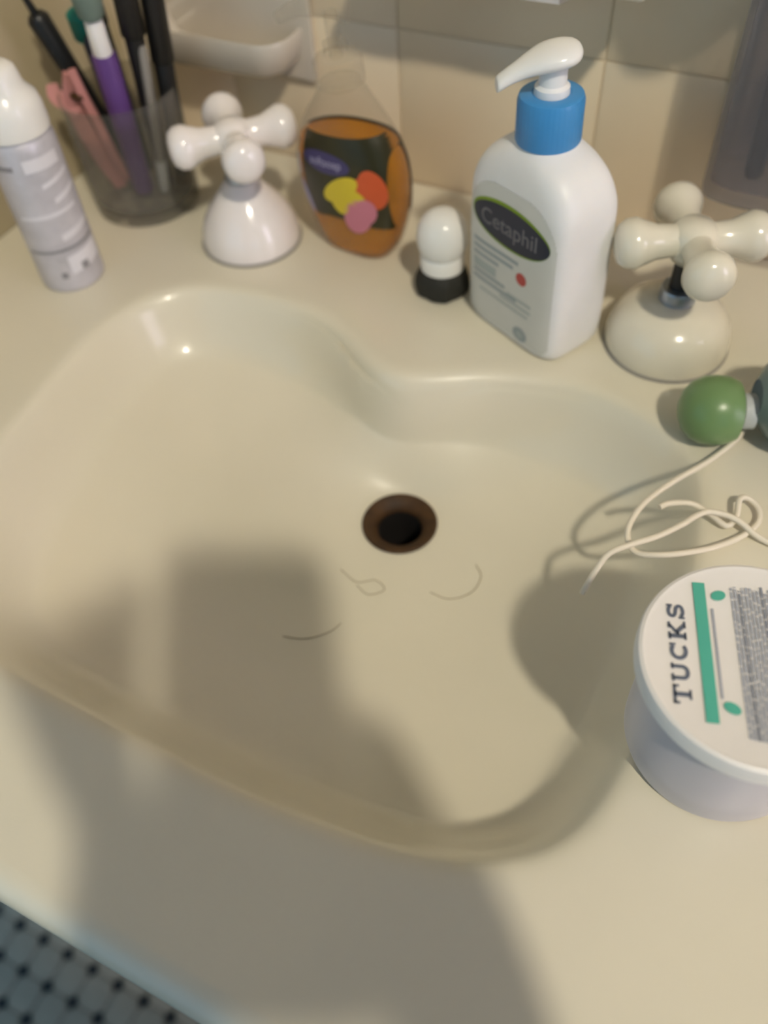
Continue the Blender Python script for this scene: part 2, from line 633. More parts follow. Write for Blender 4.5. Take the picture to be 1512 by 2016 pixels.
rows = []
ts = np.linspace(0, 1, 46) ** 1.15
V, F = [], []
z_out, _ = bowl(rim_out, np.zeros(NR, bool))
ang = np.unwrap(np.arctan2(rim[:, 1] - DC[1], rim[:, 0] - DC[0]))
inner = DC + RD * np.c_[np.cos(ang), np.sin(ang)]
prev = None
layers = [rim_out, rim + nrm * 0.009, rim + nrm * 0.006, rim + nrm * 0.0035, rim + nrm * 0.0015]
lay_in = [False] * 5
for t in ts:
    layers.append(rim * (1 - t) + inner * t)
    lay_in.append(True)
for L, isin in zip(layers, lay_in):
    z, d = bowl(L, np.full(NR, isin))
    if L is layers[0]:
        z = np.zeros(NR)
    k = len(V)
    V += [(L[i, 0], L[i, 1], z[i]) for i in range(NR)]
    if k:
        for i in range(NR):
            j = (i + 1) % NR
            F.append((k - NR + i, k - NR + j, k + j, k + i))
vanity = empty('vanity_sink', (0, 0, 0))
tag(vanity, 'cream vanity countertop with a scallop-shaped integral basin', 'sink')
basin = obj('basin', V, F, 'marble', vanity)
zdrain = float(np.mean([v[2] for v in V[-NR:]]))

# flat top around the basin: strip from the rim outline to the rectangular outline, then a rolled front edge
V, F = [], []
ER = 0.012


def to_rect(p):
    d = p - np.array((-0.175, -0.31))
    best = 1e9
    for ax, lo, hi in ((0, CX0, CX1), (1, CY0 + ER, CY1)):
        c0 = (-0.175, -0.31)[ax]
        if abs(d[ax]) > 1e-9:
            for lim in (lo, hi):
                k = (lim - c0) / d[ax]
                if k > 0:
                    best = min(best, k)
    return np.array((-0.175, -0.31)) + d * best


outer = np.array([to_rect(p) for p in rim_out])
# snap the nearest samples onto the corners
for cx, cy in ((CX0, CY0 + ER), (CX1, CY0 + ER), (CX0, CY1), (CX1, CY1)):
    i = int(np.argmin(np.linalg.norm(outer - np.array((cx, cy)), axis=1)))
    outer[i] = (cx, cy)
for k in range(5):
    t = k / 4
    L = rim_out * (1 - t) + outer * t
    V += [(p[0], p[1], 0.0) for p in L]
    if k:
        b = k * NR
        for i in range(NR):
            j = (i + 1) % NR
            F.append((b - NR + i, b - NR + j, b + j, b + i))
top = obj('countertop', V, F, 'marble', vanity)
prof = [(CY0 + ER - ER * math.sin(a), -ER + ER * math.cos(a)) for a in np.linspace(0, math.pi / 2, 8)]
prof += [(CY0, -0.03)] + [(CY0 + ER - ER * math.cos(a), -0.03 - 0.5 * ER * math.sin(a)) for a in np.linspace(0.3, math.pi / 2, 5)] + [(-0.47, -0.036)]
V, F = [], []
for x in (CX0, CX1):
    V += [(x, y, z) for y, z in prof]
n = len(prof)
for i in range(n - 1):
    F.append((i, i + 1, n + i + 1, n + i))
obj('front_edge', V, F, 'marble', vanity)
# drain
dr = lathe('drain_flange', [(RD + 0.0012, 0.001), (RD + 0.0002, 0.0022), (RD - 0.002, 0.0016), (RD - 0.005, 0.0), (0.0145, -0.0025), (0.0138, -0.0045), (0.0136, -0.008)], 'rust', vanity, loc=(DC[0], DC[1], zdrain))
lathe('drain_pipe', [(0.01355, -0.0055), (0.0126, -0.06), (0.0, -0.06)], 'hole', dr, loc=(DC[0], DC[1], zdrain))

# cabinet under the top
cab = empty('vanity_cabinet', (0.06, -0.25, FLOOR_Z))
tag(cab, 'painted vanity cabinet carrying the cream sink top', 'cabinet')


def cbox(name, x0, x1, y0, y1, z0, z1, m, par, bev=0.0):
    o = box(name, x0 - 0.06, x1 - 0.06, y0 + 0.25, y1 + 0.25, z0 - FLOOR_Z, z1 - FLOOR_Z, m, par, bev)
    return o


cbox('side_panel', XL + 0.004, XL + 0.022, -0.495, -0.004, FLOOR_Z, -0.037, 'wood', cab)
cbox('side_panel', 0.59, 0.608, -0.495, -0.004, FLOOR_Z, -0.037, 'wood', cab)
cbox('bottom_panel', XL + 0.022, 0.59, -0.495, -0.004, FLOOR_Z + 0.08, FLOOR_Z + 0.098, 'wood', cab)
for x0, x1, hx in ((XL + 0.006, 0.048, 0.02), (0.054, 0.606, 0.085)):
    dcab = cbox('cabinet_door', x0, x1, -0.515, -0.496, FLOOR_Z + 0.09, -0.045, 'wood', cab, 0.003)
    k = lathe('door_knob', [(0.004, 0), (0.004, 0.012), (0.012, 0.016), (0.013, 0.021), (0.009, 0.026), (0, 0.027)], 'brass', None, 24, loc=(hx - 0.06, -0.515 + 0.25, -0.18 - FLOOR_Z), direction=(0, -1, 0))
    k.parent = dcab

# loose hairs in the basin
def bz(x, y):
    z, d = bowl(np.array([[x, y]]), np.array([True]))
    return float(z[0])


for lab, pts in (('loose dark hair curled in the basin in front of the drain', [(-0.165, -0.297), (-0.152, -0.301), (-0.143, -0.295), (-0.135, -0.299), (-0.142, -0.306), (-0.151, -0.303)]),
                 ('loose hair bent like a hook to the right of the drain', [(-0.110, -0.290), (-0.098, -0.290), (-0.088, -0.281), (-0.087, -0.269), (-0.093, -0.262)]),
                 ('short loose hair lying low in the shaded front of the basin', [(-0.172, -0.352), (-0.160, -0.348), (-0.150, -0.338), (-0.147, -0.330)])):
    hp = catmull(pts, 6)
    tag(tube('loose_hair', [(p[0], p[1], bz(p[0], p[1]) + 0.0004) for p in hp], 0.00022, 'hair', None, 6, 1), lab, 'hair', 'loose hairs in the basin')

# ================================================================== FAUCET HANDLES
def make_handle(name, loc, rz, bell, mt, stem_z, hub_z, arm, label):
    t = empty(name, loc, rz)
    tag(t, label, 'faucet handle', 'cross faucet handles')
    lathe('bell_base', bell, mt, t, 64, 50)
    lathe('gasket', [(bell[0][0] + 0.0015, 0.0), (bell[0][0] + 0.0018, 0.0012), (bell[0][0] - 0.001, 0.002)], 'greystick', t, 64)
    lathe('collar', [(0.0105, stem_z[0] - 0.004), (0.0105, stem_z[0] + 0.003), (0.0098, stem_z[0] + 0.005), (0.0, stem_z[0] + 0.005)], 'chrome', t, 32)
    lathe('stem', [(0.0062, stem_z[0]), (0.0062, stem_z[1]), (0.0, stem_z[1])], 'black', t, 24)
    # the cross: hub and four swelling arms as one ceramic piece
    bm = bmesh.new()
    hub = lathe_data([(0, -0.012), (0.0095, -0.0115), (0.0125, -0.006), (0.0135, 0.0), (0.0125, 0.006), (0.009, 0.010), (0.0, 0.0115)], 32)
    vs_ = [bm.verts.new(v) for v in hub[0]]
    for f in hub[1]:
        bm.faces.new([vs_[i] for i in f])
    ap = [(0.0095, 0.004), (0.0088, 0.012), (0.0095, 0.020), (0.0122, 0.027), (0.0138, arm - 0.011), (0.0132, arm - 0.006), (0.0102, arm - 0.0019), (0.005, arm - 0.0003), (0.0, arm)]
    pv, pf = lathe_data(ap, 28)
    for k in range(4):
        q = Matrix.Rotation(math.pi / 2 * k, 3, 'Z') @ Matrix.Rotation(math.pi / 2, 3, 'Y')
        vs_ = [bm.verts.new(q @ Vector(v)) for v in pv]
        for f in pf:
            bm.faces.new([vs_[i] for i in f])
    for v in bm.verts:
        v.co.z += hub_z
    V = [v.co.copy() for v in bm.verts]
    bm.verts.index_update()
    F = [tuple(v.index for v in f.verts) for f in bm.faces]
    bm.free()
    obj('cross_handle', V, F, mt, t)
    return t


bellL = [(0.0340, 0.0), (0.0345, 0.004), (0.0338, 0.010), (0.0310, 0.018), (0.0262, 0.026), (0.0205, 0.033), (0.0155, 0.039), (0.0125, 0.044), (0.0105, 0.046), (0.0, 0.046)]
bellR = [(0.0350, 0.0), (0.0362, 0.004), (0.0360, 0.010), (0.0338, 0.018), (0.0292, 0.025), (0.0225, 0.030), (0.0150, 0.0325), (0.0108, 0.033), (0.0, 0.033)]
make_handle('faucet_handle', (-0.3300, -0.1080, 0), math.radians(45), bellL, 'ceramic', (0.046, 0.066), 0.0745, 0.042,
            'white porcelain cross handle on a tall cone base beside the pen cup')
make_handle('faucet_handle', (-0.0365, -0.1060, 0), math.radians(28), bellR, 'ceramic_cream', (0.036, 0.066), 0.0715, 0.042,
            'cream cross handle with bare dark stem on a squat dome base right of the lotion')

# ================================================================== LOTION BOTTLE
lot = empty('lotion_bottle', (-0.1165, -0.1185, 0), math.radians(-27), (-0.02, -0.006, 1))
tag(lot, 'white pump lotion bottle with blue collar and navy oval logo', 'bottle')
secs = smooth_secs([(0.0, 0.0335, 0.0195, 4.5), (0.0025, 0.0375, 0.0225, 5), (0.012, 0.0390, 0.0238, 5.5), (0.050, 0.0392, 0.0240, 5.5), (0.084, 0.0390, 0.0238, 5.5),
                    (0.096, 0.0375, 0.0230, 5.0), (0.106, 0.0330, 0.0215, 4.0), (0.1130, 0.0262, 0.0192, 3.0), (0.1180, 0.0180, 0.0160, 2.2), (0.1205, 0.0150, 0.0146, 2.0)], 5)
loft('bottle_body', secs, 'white', lot, 96)


def body_front(secs, off):
    zs = np.array([s[0] for s in secs])
    A = np.array(secs)

    def f(u, z):
        hw, hd, n = (np.interp(z, zs, A[:, k]) for k in (1, 2, 3))
        q = min(abs(u) / hw, 0.999)
        y = hd * (1 - q ** n) ** (1 / n)
        return (u, -(y + off), z)
    return f


def decal(name, uv, F, m, surf, parent):
    return obj(name, [surf(u, v) for u, v in uv], F, m, parent, False)


s1 = body_front(secs, 0.00025)
s2 = body_front(secs, 0.0004)
s3 = body_front(secs, 0.00055)
s4 = body_front(secs, 0.0007)


def in_panel(u, v):
    hw, v0, v1, r = 0.0345, 0.006, 0.098, 0.024
    if abs(u) > hw or v < v0 or v > v1:
        return False
    cx, cy = hw - r, v1 - r
    if abs(u) > cx and v > cy:
        return (abs(u) - cx) ** 2 + (v - cy) ** 2 < r * r
    r = 0.006
    cx, cy = hw - r, v0 + r
    if abs(u) > cx and v < cy:
        return (abs(u) - cx) ** 2 + (v - cy) ** 2 < r * r
    return True


uv, F = grid_patch(in_panel, -0.0345, 0.0345, 0.006, 0.098, 92, 120)
lab = decal('front_label', uv, F, 'label', s1, lot)
decal('logo_ring', *disc_uv(0.0, 0.0770, 0.0310, 0.0133, 56, -0.02, 8), 'lime', s2, lab)
decal('logo_oval', *disc_uv(0.0006, 0.0766, 0.0303, 0.0116, 56, -0.02, 8), 'navy', s3, lab)
tv_, tf_ = text_data('Cetaphil', 0.0135, 0.0001)
decal('lettering', [(v.x, v.y + 0.0765) for v in tv_], tf_, 'dimprint', s4, lab)
for (u, v, w, hh, m) in ((-0.010, 0.0525, 0.019, 0.0022, 'greyprint'), (-0.012, 0.0480, 0.017, 0.0022, 'greyprint'), (-0.018, 0.0435, 0.011, 0.0022, 'greyprint'),
                         (-0.019, 0.0370, 0.010, 0.0060, 'sage'), (-0.015, 0.0315, 0.014, 0.0022, 'greyprint'), (-0.010, 0.0272, 0.019, 0.0022, 'greyprint'),
                         (0.008, 0.0245, 0.013, 0.0016, 'sage'), (-0.002, 0.0205, 0.021, 0.0015, 'sage'), (0.011, 0.0290, 0.010, 0.0016, 'sage')):
    gv, gf = grid_patch(lambda a, b: True, u - w, u + w, v - hh / 2, v + hh / 2, 12, 1)
    decal('print_line', [(a, b + 0.006) for a, b in gv], gf, m, s2, lab)
decal('red_dot', *disc_uv(0.0120, 0.0500, 0.0042, 0.0040, 24, 0, 2), 'red', s2, lab)
decal('seal_mark', *disc_uv(0.0135, 0.0115, 0.0058, 0.0050, 28, 0, 3), 'greyprint', s2, lab)
decal('seal_ring', *disc_uv(0.0135, 0.0115, 0.0030, 0.0026, 24, 0, 2), 'sage', s3, lab)


def ribs(a, z):
    return 0.006 * math.cos(60 * a)


lathe('screw_collar', [(0.0145, 0.1185), (0.0166, 0.1190), (0.0170, 0.1200), (0.0168, 0.1400), (0.0160, 0.1422), (0.0145, 0.1430), (0.0100, 0.1430), (0.0095, 0.1425), (0, 0.1425)], 'blue', lot, 120, 40, wob=lambda a, z: 0.007 * math.cos(40 * a) if 0.1195 < z < 0.1402 else 0)
lathe('pump_stem', [(0.0090, 0.141), (0.0088, 0.146), (0.0070, 0.1475), (0.0068, 0.158), (0, 0.158)], 'white', lot, 32)
# pump head: drop-shaped actuator drawn out into a nozzle; points in the bottle's own frame
dirn = (lot.matrix_basis.to_3x3().inverted() @ Vector((-0.84, -0.54, 0))).normalized()
ax = Vector((dirn.x, dirn.y, 0)).normalized()
sd = Vector((-ax.y, ax.x, 0))
keys = [(-0.0130, 0.0005, 0.0003, 0.1615), (-0.0120, 0.0058, 0.0030, 0.1614), (-0.0085, 0.0104, 0.0048, 0.1612), (-0.002, 0.0124, 0.0056, 0.1606), (0.006, 0.0112, 0.0055, 0.1594),
        (0.013, 0.0082, 0.0048, 0.1572), (0.018, 0.0062, 0.0043, 0.1550), (0.023, 0.0052, 0.0039, 0.1526), (0.0275, 0.0046, 0.0036, 0.1500), (0.0283, 0.0025, 0.0022, 0.1495)]
V, F = [], []
ks = catmull(keys, 4)
SG = 20
for (s_, w_, h_, z_) in ks:
    for i in range(SG):
        a = 2 * math.pi * i / SG
        V.append(ax * s_ + sd * (w_ * math.cos(a)) + Vector((0, 0, z_ + h_ * math.sin(a))))
for k in range(len(ks) - 1):
    for i in range(SG):
        j = (i + 1) % SG
        F.append((k * SG + i, k * SG + j, (k + 1) * SG + j, (k + 1) * SG + i))
F.append(tuple(range(SG)))
F.append(tuple(range((len(ks) - 1) * SG, len(ks) * SG)))
obj('pump_head', V, F, 'whitecap', lot)

# ================================================================== AMBER HAND SOAP
soap = empty('hand_soap_bottle', (-0.2530, -0.0830, 0), math.radians(-8), (-0.06, -0.02, 1))
tag(soap, 'clear pump bottle of amber hand soap with flower print', 'bottle')
sk = [(0.0, 0.0225, 0.0145, 3.0), (0.003, 0.0265, 0.0175, 3.0), (0.012, 0.0315, 0.0200, 2.8), (0.030, 0.0380, 0.0222, 2.5), (0.050, 0.0412, 0.0230, 2.4), (0.066, 0.0400, 0.0224, 2.3),
      (0.080, 0.0350, 0.0206, 2.2), (0.092, 0.0275, 0.0184, 2.1), (0.102, 0.0195, 0.0160, 2.0), (0.109, 0.0140, 0.0132, 2.0), (0.112, 0.0130, 0.0130, 2.0)]
ss = smooth_secs(sk, 4)
loft('bottle_shell', ss, 'clear', soap, 64)
li = [(z + (0.0012 if k < 4 else 0), a - 0.0014, b - 0.0014, n_) for k, (z, a, b, n_) in enumerate(ss) if z < 0.079]
loft('liquid_soap', li, 'amber', soap, 64)
q1 = body_front(ss, 0.0003)
q2 = body_front(ss, 0.0005)
q3 = body_front(ss, 0.0007)
bk = body_front(ss, 0.0004)


def back(u, v):
    p = bk(u, v)
    return (p[0], -p[1], p[2])


def in_back(u, v):
    hw = np.interp(v, [s[0] for s in ss], [s[1] for s in ss]) * 0.995
    return abs(u) < hw and 0.026 < v < 0.078


uv, F = grid_patch(in_back, -0.036, 0.036, 0.026, 0.088, 60, 50)
decal('back_sheet', uv, F, 'olive', back, soap)  # dark olive sheet over the back of the bottle


def in_front(u, v):
    hw = np.interp(v, [s[0] for s in ss], [s[1] for s in ss])
    lo = 0.029 + 0.004 * math.cos(u * 60)
    return -hw * 0.62 < u < hw * 0.998 and lo < v < 0.0875 and (u > -0.012 or (u + 0.012) ** 2 / 0.016 ** 2 + (v - 0.062) ** 2 / 0.034 ** 2 < 1)


uv, F = grid_patch(in_front, -0.036, 0.036, 0.02, 0.088, 80, 70)
fl = decal('front_label', uv, F, 'olive', q1, soap)  # dark olive sheet over most of the front, under badge and petals
decal('badge', *disc_uv(-0.0040, 0.0700, 0.0185, 0.0068, 40, -0.06, 5), 'violet', q2, fl)
tv_, tf_ = text_data('softsoap', 0.0075, 0.0001)
decal('lettering', [(v.x - 0.0040, v.y + 0.0700) for v in tv_], tf_, 'lilac', q3, fl)


def petal(cx, cy, ru, rv, rot, m, s_):
    decal('petal', *disc_uv(1.3 * cx + 0.0075, 1.05 * cy - 0.001, 1.35 * ru, 1.1 * rv, 24, rot, 3), m, s_, fl)


petal(0.0155, 0.0545, 0.0062, 0.0120, 0.25, 'orange', q1 if False else q2)
petal(0.0075, 0.0560, 0.0075, 0.0050, 0.2, 'orange', q2)
petal(-0.0015, 0.0525, 0.0115, 0.0062, 0.55, 'yellow', q3)
petal(-0.0030, 0.0460, 0.0050, 0.0095, 0.2, 'yellow', q3)
petal(0.0030, 0.0500, 0.0088, 0.0052, -0.2, 'yellow', q3)
petal(0.0065, 0.0360, 0.0070, 0.0120, -0.45, 'pinkprint', q3)
petal(0.0110, 0.0400, 0.0055, 0.0085, -0.3, 'pinkprint', q3)
decal('side_print', *disc_uv(-0.0250, 0.0420, 0.0022, 0.0120, 24, 0.35, 3), 'lilac', q2, soap)
decal('side_print', *disc_uv(-0.0300, 0.0620, 0.0020, 0.0075, 24, 0.0, 3), 'palegrey', q2, soap)
lathe('pump_collar', [(0.0140, 0.110), (0.0152, 0.111), (0.0150, 0.124), (0.0135, 0.126), (0.0075, 0.1265), (0.0070, 0.134), (0, 0.134)], 'clear', soap, 48)
hd_ = (soap.matrix_basis.to_3x3().inverted() @ Vector((-0.97, -0.24, 0))).normalized()
hx = Vector((hd_.x, hd_.y, 0)).normalized()
lathe('pump_stem', [(0.0042, 0.125), (0.0042, 0.150), (0, 0.150)], 'clear', soap, 24)
tube('pump_nozzle', [Vector((0, 0, 0.152)) - hx * 0.010, Vector((0, 0, 0.153)), Vector((0, 0, 0.152)) + hx * 0.018, Vector((0, 0, 0.147)) + hx * 0.032], lambda t: 0.0085 - 0.005 * t, 'clear', soap, 16)

# ================================================================== SMALL ROLL-ON BOTTLE
roll = empty('roll_on_bottle', (-0.1820, -0.1095, 0))
tag(roll, 'tiny dark bottle with domed white cap beside the lotion bottle', 'bottle')
lathe('bottle_body', [(0.0, 0.0), (0.0150, 0.0), (0.0172, 0.002), (0.0176, 0.007), (0.0170, 0.012), (0.0150, 0.0165), (0.0128, 0.018), (0, 0.018)], 'blackrough', roll, 40, wob=lambda a, z: 0.035 * math.sin(5 * a + 1) + 0.02 * math.sin(11 * a))
lathe('cap_ring', [(0.0128, 0.017), (0.0140, 0.0180), (0.0142, 0.0265), (0.0132, 0.0285), (0.0118, 0.0290)], 'whitecap', roll, 40)
lathe('cap', [(0.0118, 0.0288), (0.0142, 0.0300), (0.0158, 0.0345), (0.0163, 0.0400), (0.0155, 0.0460), (0.0130, 0.0515), (0.0090, 0.0550), (0.0045, 0.0567), (0.0, 0.0571)], 'whitecap', roll, 40)

# ================================================================== AEROSOL CAN
can = empty('aerosol_can', (-0.4235, -0.1925, 0))
tag(can, 'slim silver-white spray can with white cap in the left corner', 'spray can')
lathe('can_body', [(0.0, 0.001), (0.0177, 0.001), (0.0195, 0.0), (0.0212, 0.0022), (0.0214, 0.005), (0.0212, 0.0975), (0.0203, 0.1010), (0.0177, 0.1045), (0.0, 0.1045)], 'canbody', can, 56)
lathe('cap', [(0.0180, 0.1035), (0.0208, 0.1040), (0.0211, 0.1060), (0.0207, 0.1170), (0.0193, 0.1225), (0.0161, 0.1262), (0.0144, 0.1290), (0.0137, 0.1340), (0.0126, 0.1385), (0.0091, 0.1412), (0.0, 0.1420)], 'whitecap', can, 56)


def cyl_patch(a0, a1, z0, z1, r, n=16, slant=0.0):
    V, F = [], []
    for i in range(n + 1):
        a = a0 + (a1 - a0) * i / n
        dz = slant * (i / n - 0.5)
        V += [(r * math.cos(a), r * math.sin(a), z0 + dz), (r * math.cos(a), r * math.sin(a), z1 + dz)]
    for i in range(n):
        F.append((2 * i, 2 * i + 2, 2 * i + 3, 2 * i + 1))
    return V, F


ca = math.atan2(-0.35, 0.43)
for k, (a0, a1, z0, z1, m, sl) in enumerate(((-0.2, 0.9, 0.086, 0.094, 'canband', 0), (-1.2, -0.5, 0.088, 0.0910, 'cangrey', 0), (0.1, 1.1, 0.0765, 0.0795, 'canband', 0.004), (0.3, 1.2, 0.0655, 0.0690, 'canband', 0.004),
                                             (-0.9, 0.9, 0.0560, 0.0585, 'canband', 0.002), (0.1, 1.2, 0.0405, 0.0450, 'canband', 0.004), (-1.1, 1.2, 0.0315, 0.0335, 'cangrey', 0.002),
                                             (0.0, 1.2, 0.0160, 0.0290, 'canband', 0.004), (-0.35, -0.15, 0.0120, 0.0165, 'cangrey', 0), (0.35, 0.6, 0.0150, 0.0205, 'cangrey', 0))):
    V, F = cyl_patch(ca + a0, ca + a1, z0, z1, 0.02165, 16, sl)
    obj('can_print', V, F, m, can)

# ================================================================== PEN CUP AND WHAT STANDS IN IT
CUP = Vector((-0.4300, -0.0950, 0))
cup = empty('pen_cup', CUP)
tag(cup, 'clear plastic cup full of pens and brushes in the corner', 'cup')
lathe('cup_wall', [(0.0, 0.0), (0.0365, 0.0), (0.0380, 0.0015), (0.0388, 0.010), (0.0402, 0.083), (0.0396, 0.0845), (0.0386, 0.083), (0.0370, 0.012), (0.0350, 0.009), (0.0, 0.009)], 'glass', cup, 72)


def stick(name, p0, p1, r0, r1, m, label, cat, parts=(), seg=18, flat=1.0):
    """a pen-like thing standing in the cup; parts: (name, t0, t1, r_a, r_b, material)"""
    p0, p1 = Vector(p0), Vector(p1)
    L = (p1 - p0).length
    t = empty(name, p0, 0, (p1 - p0))
    tag(t, label, cat, 'things standing in the clear cup')
    lathe('barrel', [(0.0, 0.0), (r0 * 0.7, 0.0), (r0, 0.002), (r1, L - 0.003), (r1 * 0.7, L), (0, L)], m, t, seg)
    for (nm, t0, t1, ra, rb, mm) in parts:
        a, b = t0 * L, t1 * L
        lathe(nm, [(0, a), (ra * 0.8, a), (ra, a + 0.002), (rb, b - 0.003), (rb * 0.6, b - 0.0005), (0, b)], mm, t, seg)
    return t


PG = 'things standing in the clear cup'
stick('marker_pen', (-0.4450, -0.0850, 0.010), (-0.4680, -0.1080, 0.130), 0.0048, 0.0075, 'black', 'thick black marker leaning left out of the clear cup', 'pen', (('clip', 0.93, 1.12, 0.0030, 0.0022, 'black'),))
stick('cosmetic_brush', (-0.4560, -0.0730, 0.010), (-0.4400, -0.0990, 0.131), 0.0035, 0.0045, 'black', 'black handle with a teal band at the left of the cup', 'brush', (('band', 0.86, 1.02, 0.0082, 0.0080, 'tealplastic'),))
stick('black_pen', (-0.4440, -0.0720, 0.010), (-0.4270, -0.0990, 0.165), 0.0045, 0.0056, 'black', 'tall black pen between the teal band and the bristle brush', 'pen', (('cap', 0.72, 1.0, 0.0062, 0.0062, 'black'),))
stick('makeup_brush', (-0.4290, -0.0985, 0.010), (-0.4130, -0.1150, 0.118), 0.0072, 0.0080, 'purple', 'purple handled brush with white ferrule in the clear cup', 'brush',
      (('ferrule', 0.86, 1.24, 0.0066, 0.0056, 'white'), ('bristles', 1.20, 1.45, 0.0080, 0.0108, 'bristle')))
stick('black_pen', (-0.4180, -0.0850, 0.010), (-0.3950, -0.1000, 0.168), 0.0052, 0.0068, 'black', 'black pen with a pale tip beside the white ferrule', 'pen', (('cap', 0.70, 1.0, 0.0078, 0.0076, 'black'), ('tip', 0.90, 0.985, 0.0080, 0.0079, 'palegrey')))
stick('cosmetic_tube', (-0.4080, -0.0760, 0.010), (-0.3880, -0.0830, 0.172), 0.0060, 0.0072, 'black', 'thick black tube standing rightmost in the clear cup', 'tube', (('cap', 0.55, 1.0, 0.0078, 0.0074, 'black'), ('foot_band', 0.0, 0.06, 0.0064, 0.0064, 'rust')))
stick('grey_stick', (-0.4140, -0.0930, 0.010), (-0.3970, -0.0960, 0.116), 0.0030, 0.0032, 'greystick', 'thin grey stick between black pens in the clear cup', 'stick', (('tip', 0.0, 0.25, 0.0037, 0.0037, 'palegrey'),))
stick('blue_pencil', (-0.4360, -0.0980, 0.010), (-0.4210, -0.1140, 0.125), 0.0040, 0.0044, 'navy', 'thin dark blue pencil left of the purple brush handle', 'pencil')
# pink hair clip: two long jaws joined at a spring, finger tabs flaring to the left
clip = empty('hair_clip', (-0.4520, -0.0985, 0.012))
tag(clip, 'pink plastic hair clip hooked inside the clear cup', 'hair clip', PG)


def blade(name, pts, w, th, m, parent):
    pts = catmull(pts, 5)
    V, F = [], []
    P = [Vector(p[:3]) for p in pts]
    wd = Vector((0.80, 0.50, 0.2)).normalized()
    for i, p in enumerate(P):
        T = (P[min(i + 1, len(P) - 1)] - P[max(i - 1, 0)]).normalized()
        W_ = (wd - T * wd.dot(T)).normalized()
        B = T.cross(W_).normalized()
        k = pts[i][3] if len(pts[i]) > 3 else 1.0
        for a, b in ((-1, -1), (1, -1), (1, 1), (-1, 1)):
            V.append(p + W_ * (w * k * a / 2) + B * (th * b / 2))
    for i in range(len(P) - 1):
        for k in range(4):
            j = (k + 1) % 4
            F.append((i * 4 + k, i * 4 + j, i * 4 + 4 + j, i * 4 + 4 + k))
    F.append((0, 1, 2, 3))
    n_ = (len(P) - 1) * 4
    F.append((n_, n_ + 1, n_ + 2, n_ + 3))
    return obj(name, V, F, m, parent, True, 50)


blade('jaw', [(0.0060, -0.004, 0.000, 0.7), (0.0010, -0.008, 0.022, 1.0), (-0.0020, -0.013, 0.046, 1.0), (-0.0010, -0.017, 0.070, 0.8), (0.005, -0.018, 0.088, 0.6)], 0.0125, 0.003, 'pink', clip)
blade('jaw', [(0.0150, -0.004, 0.008, 0.6), (0.0140, -0.010, 0.030, 0.8), (0.0130, -0.014, 0.054, 0.8), (0.0120, -0.018, 0.074, 0.8), (0.0110, -0.020, 0.092, 0.7)], 0.0070, 0.003, 'pink', clip)
blade('finger_tab', [(0.0010, -0.016, 0.060, 0.9), (-0.0060, -0.018, 0.066, 1.1), (-0.0140, -0.018, 0.070, 1.0), (-0.0170, -0.015, 0.076, 0.7)], 0.010, 0.0028, 'pink', clip)
tube('spring', [(-0.001, -0.016, 0.072), (0.005, -0.019, 0.073), (0.012, -0.019, 0.074)], 0.0022, 'rust', clip, 10)

# ================================================================== WALL FIXTURES
# soap dish on the back wall, left
dish = empty('soap_dish', (-0.392, 0.0, 0.076))
tag(dish, 'beige ceramic soap dish mounted on the tiled wall behind the left handle', 'soap dish')


def dish_mesh():
    V, F = [], []
    nu, prof_ = 40, None
    # outline: rounded rectangle, open to the wall side at y=0
    ring = []
    hw, dp, r = 0.056, 0.040, 0.018
    pts = [(-hw, 0.0)] + [(-hw, -dp + r)] + [(-hw + r - r * math.cos(a), -dp + r - r * math.sin(a)) for a in np.linspace(0.2, math.pi / 2, 7)]
    pts += [(hw - r + r * math.sin(a), -dp + r - r * math.cos(a)) for a in np.linspace(0, math.pi / 2 - 0.2, 7)] + [(hw, -dp + r), (hw, 0.0)]
    prof_ = [(0.70, -0.002), (0.86, -0.001), (0.96, 0.004), (1.02, 0.014), (1.05, 0.022), (1.03, 0.0245), (0.99, 0.023), (0.94, 0.016), (0.86, 0.009), (0.70, 0.007), (0.0, 0.006)]
    n_ = len(pts)
    for s_, z_ in prof_:
        for x, y in pts:
            V.append((x * (s_ if s_ else 0.02), y * (s_ if s_ else 0.02) if y < -1e-6 else 0.0, z_))
    for k in range(len(prof_) - 1):
        for i in range(n_ - 1):
            F.append((k * n_ + i, k * n_ + i + 1, (k + 1) * n_ + i + 1, (k + 1) * n_ + i))
    F.append(tuple(range(n_)))
    return V, F


obj('dish_tray', *dish_mesh(), 'dishglaze', dish, True, 60)
box('back_plate', -0.066, 0.066, -0.006, -0.0003, -0.012, 0.090, 'dishglaze', dish, 0.0028)

# ceramic shelf at the top edge of the picture
shelf = empty('wall_shelf', (-0.180, 0.0, 0.160))
tag(shelf, 'white ceramic wall shelf at the top edge above the lotion pump', 'shelf')
V, F = box_data(-0.085, 0.085, -0.052, -0.0003, 0.0, 0.012, 0.004)
obj('shelf_board', V, F, 'ceramic_cream', shelf, True, 50)
for x in (-0.050, 0.022):
    V, F = [], []
    poly = [(-0.0003, 0.001), (-0.048, 0.001), (-0.046, -0.007), (-0.022, -0.013), (-0.0003, -0.016)]
    for xx in (x - 0.016, x + 0.016):
        V += [(xx, y, z) for y, z in poly]
    n_ = len(poly)
    F = [tuple(range(n_)), tuple(range(n_, 2 * n_))] + [(i, (i + 1) % n_, n_ + (i + 1) % n_, n_ + i) for i in range(n_)]
    obj('shelf_bracket', V, F, 'ceramic', shelf, False)

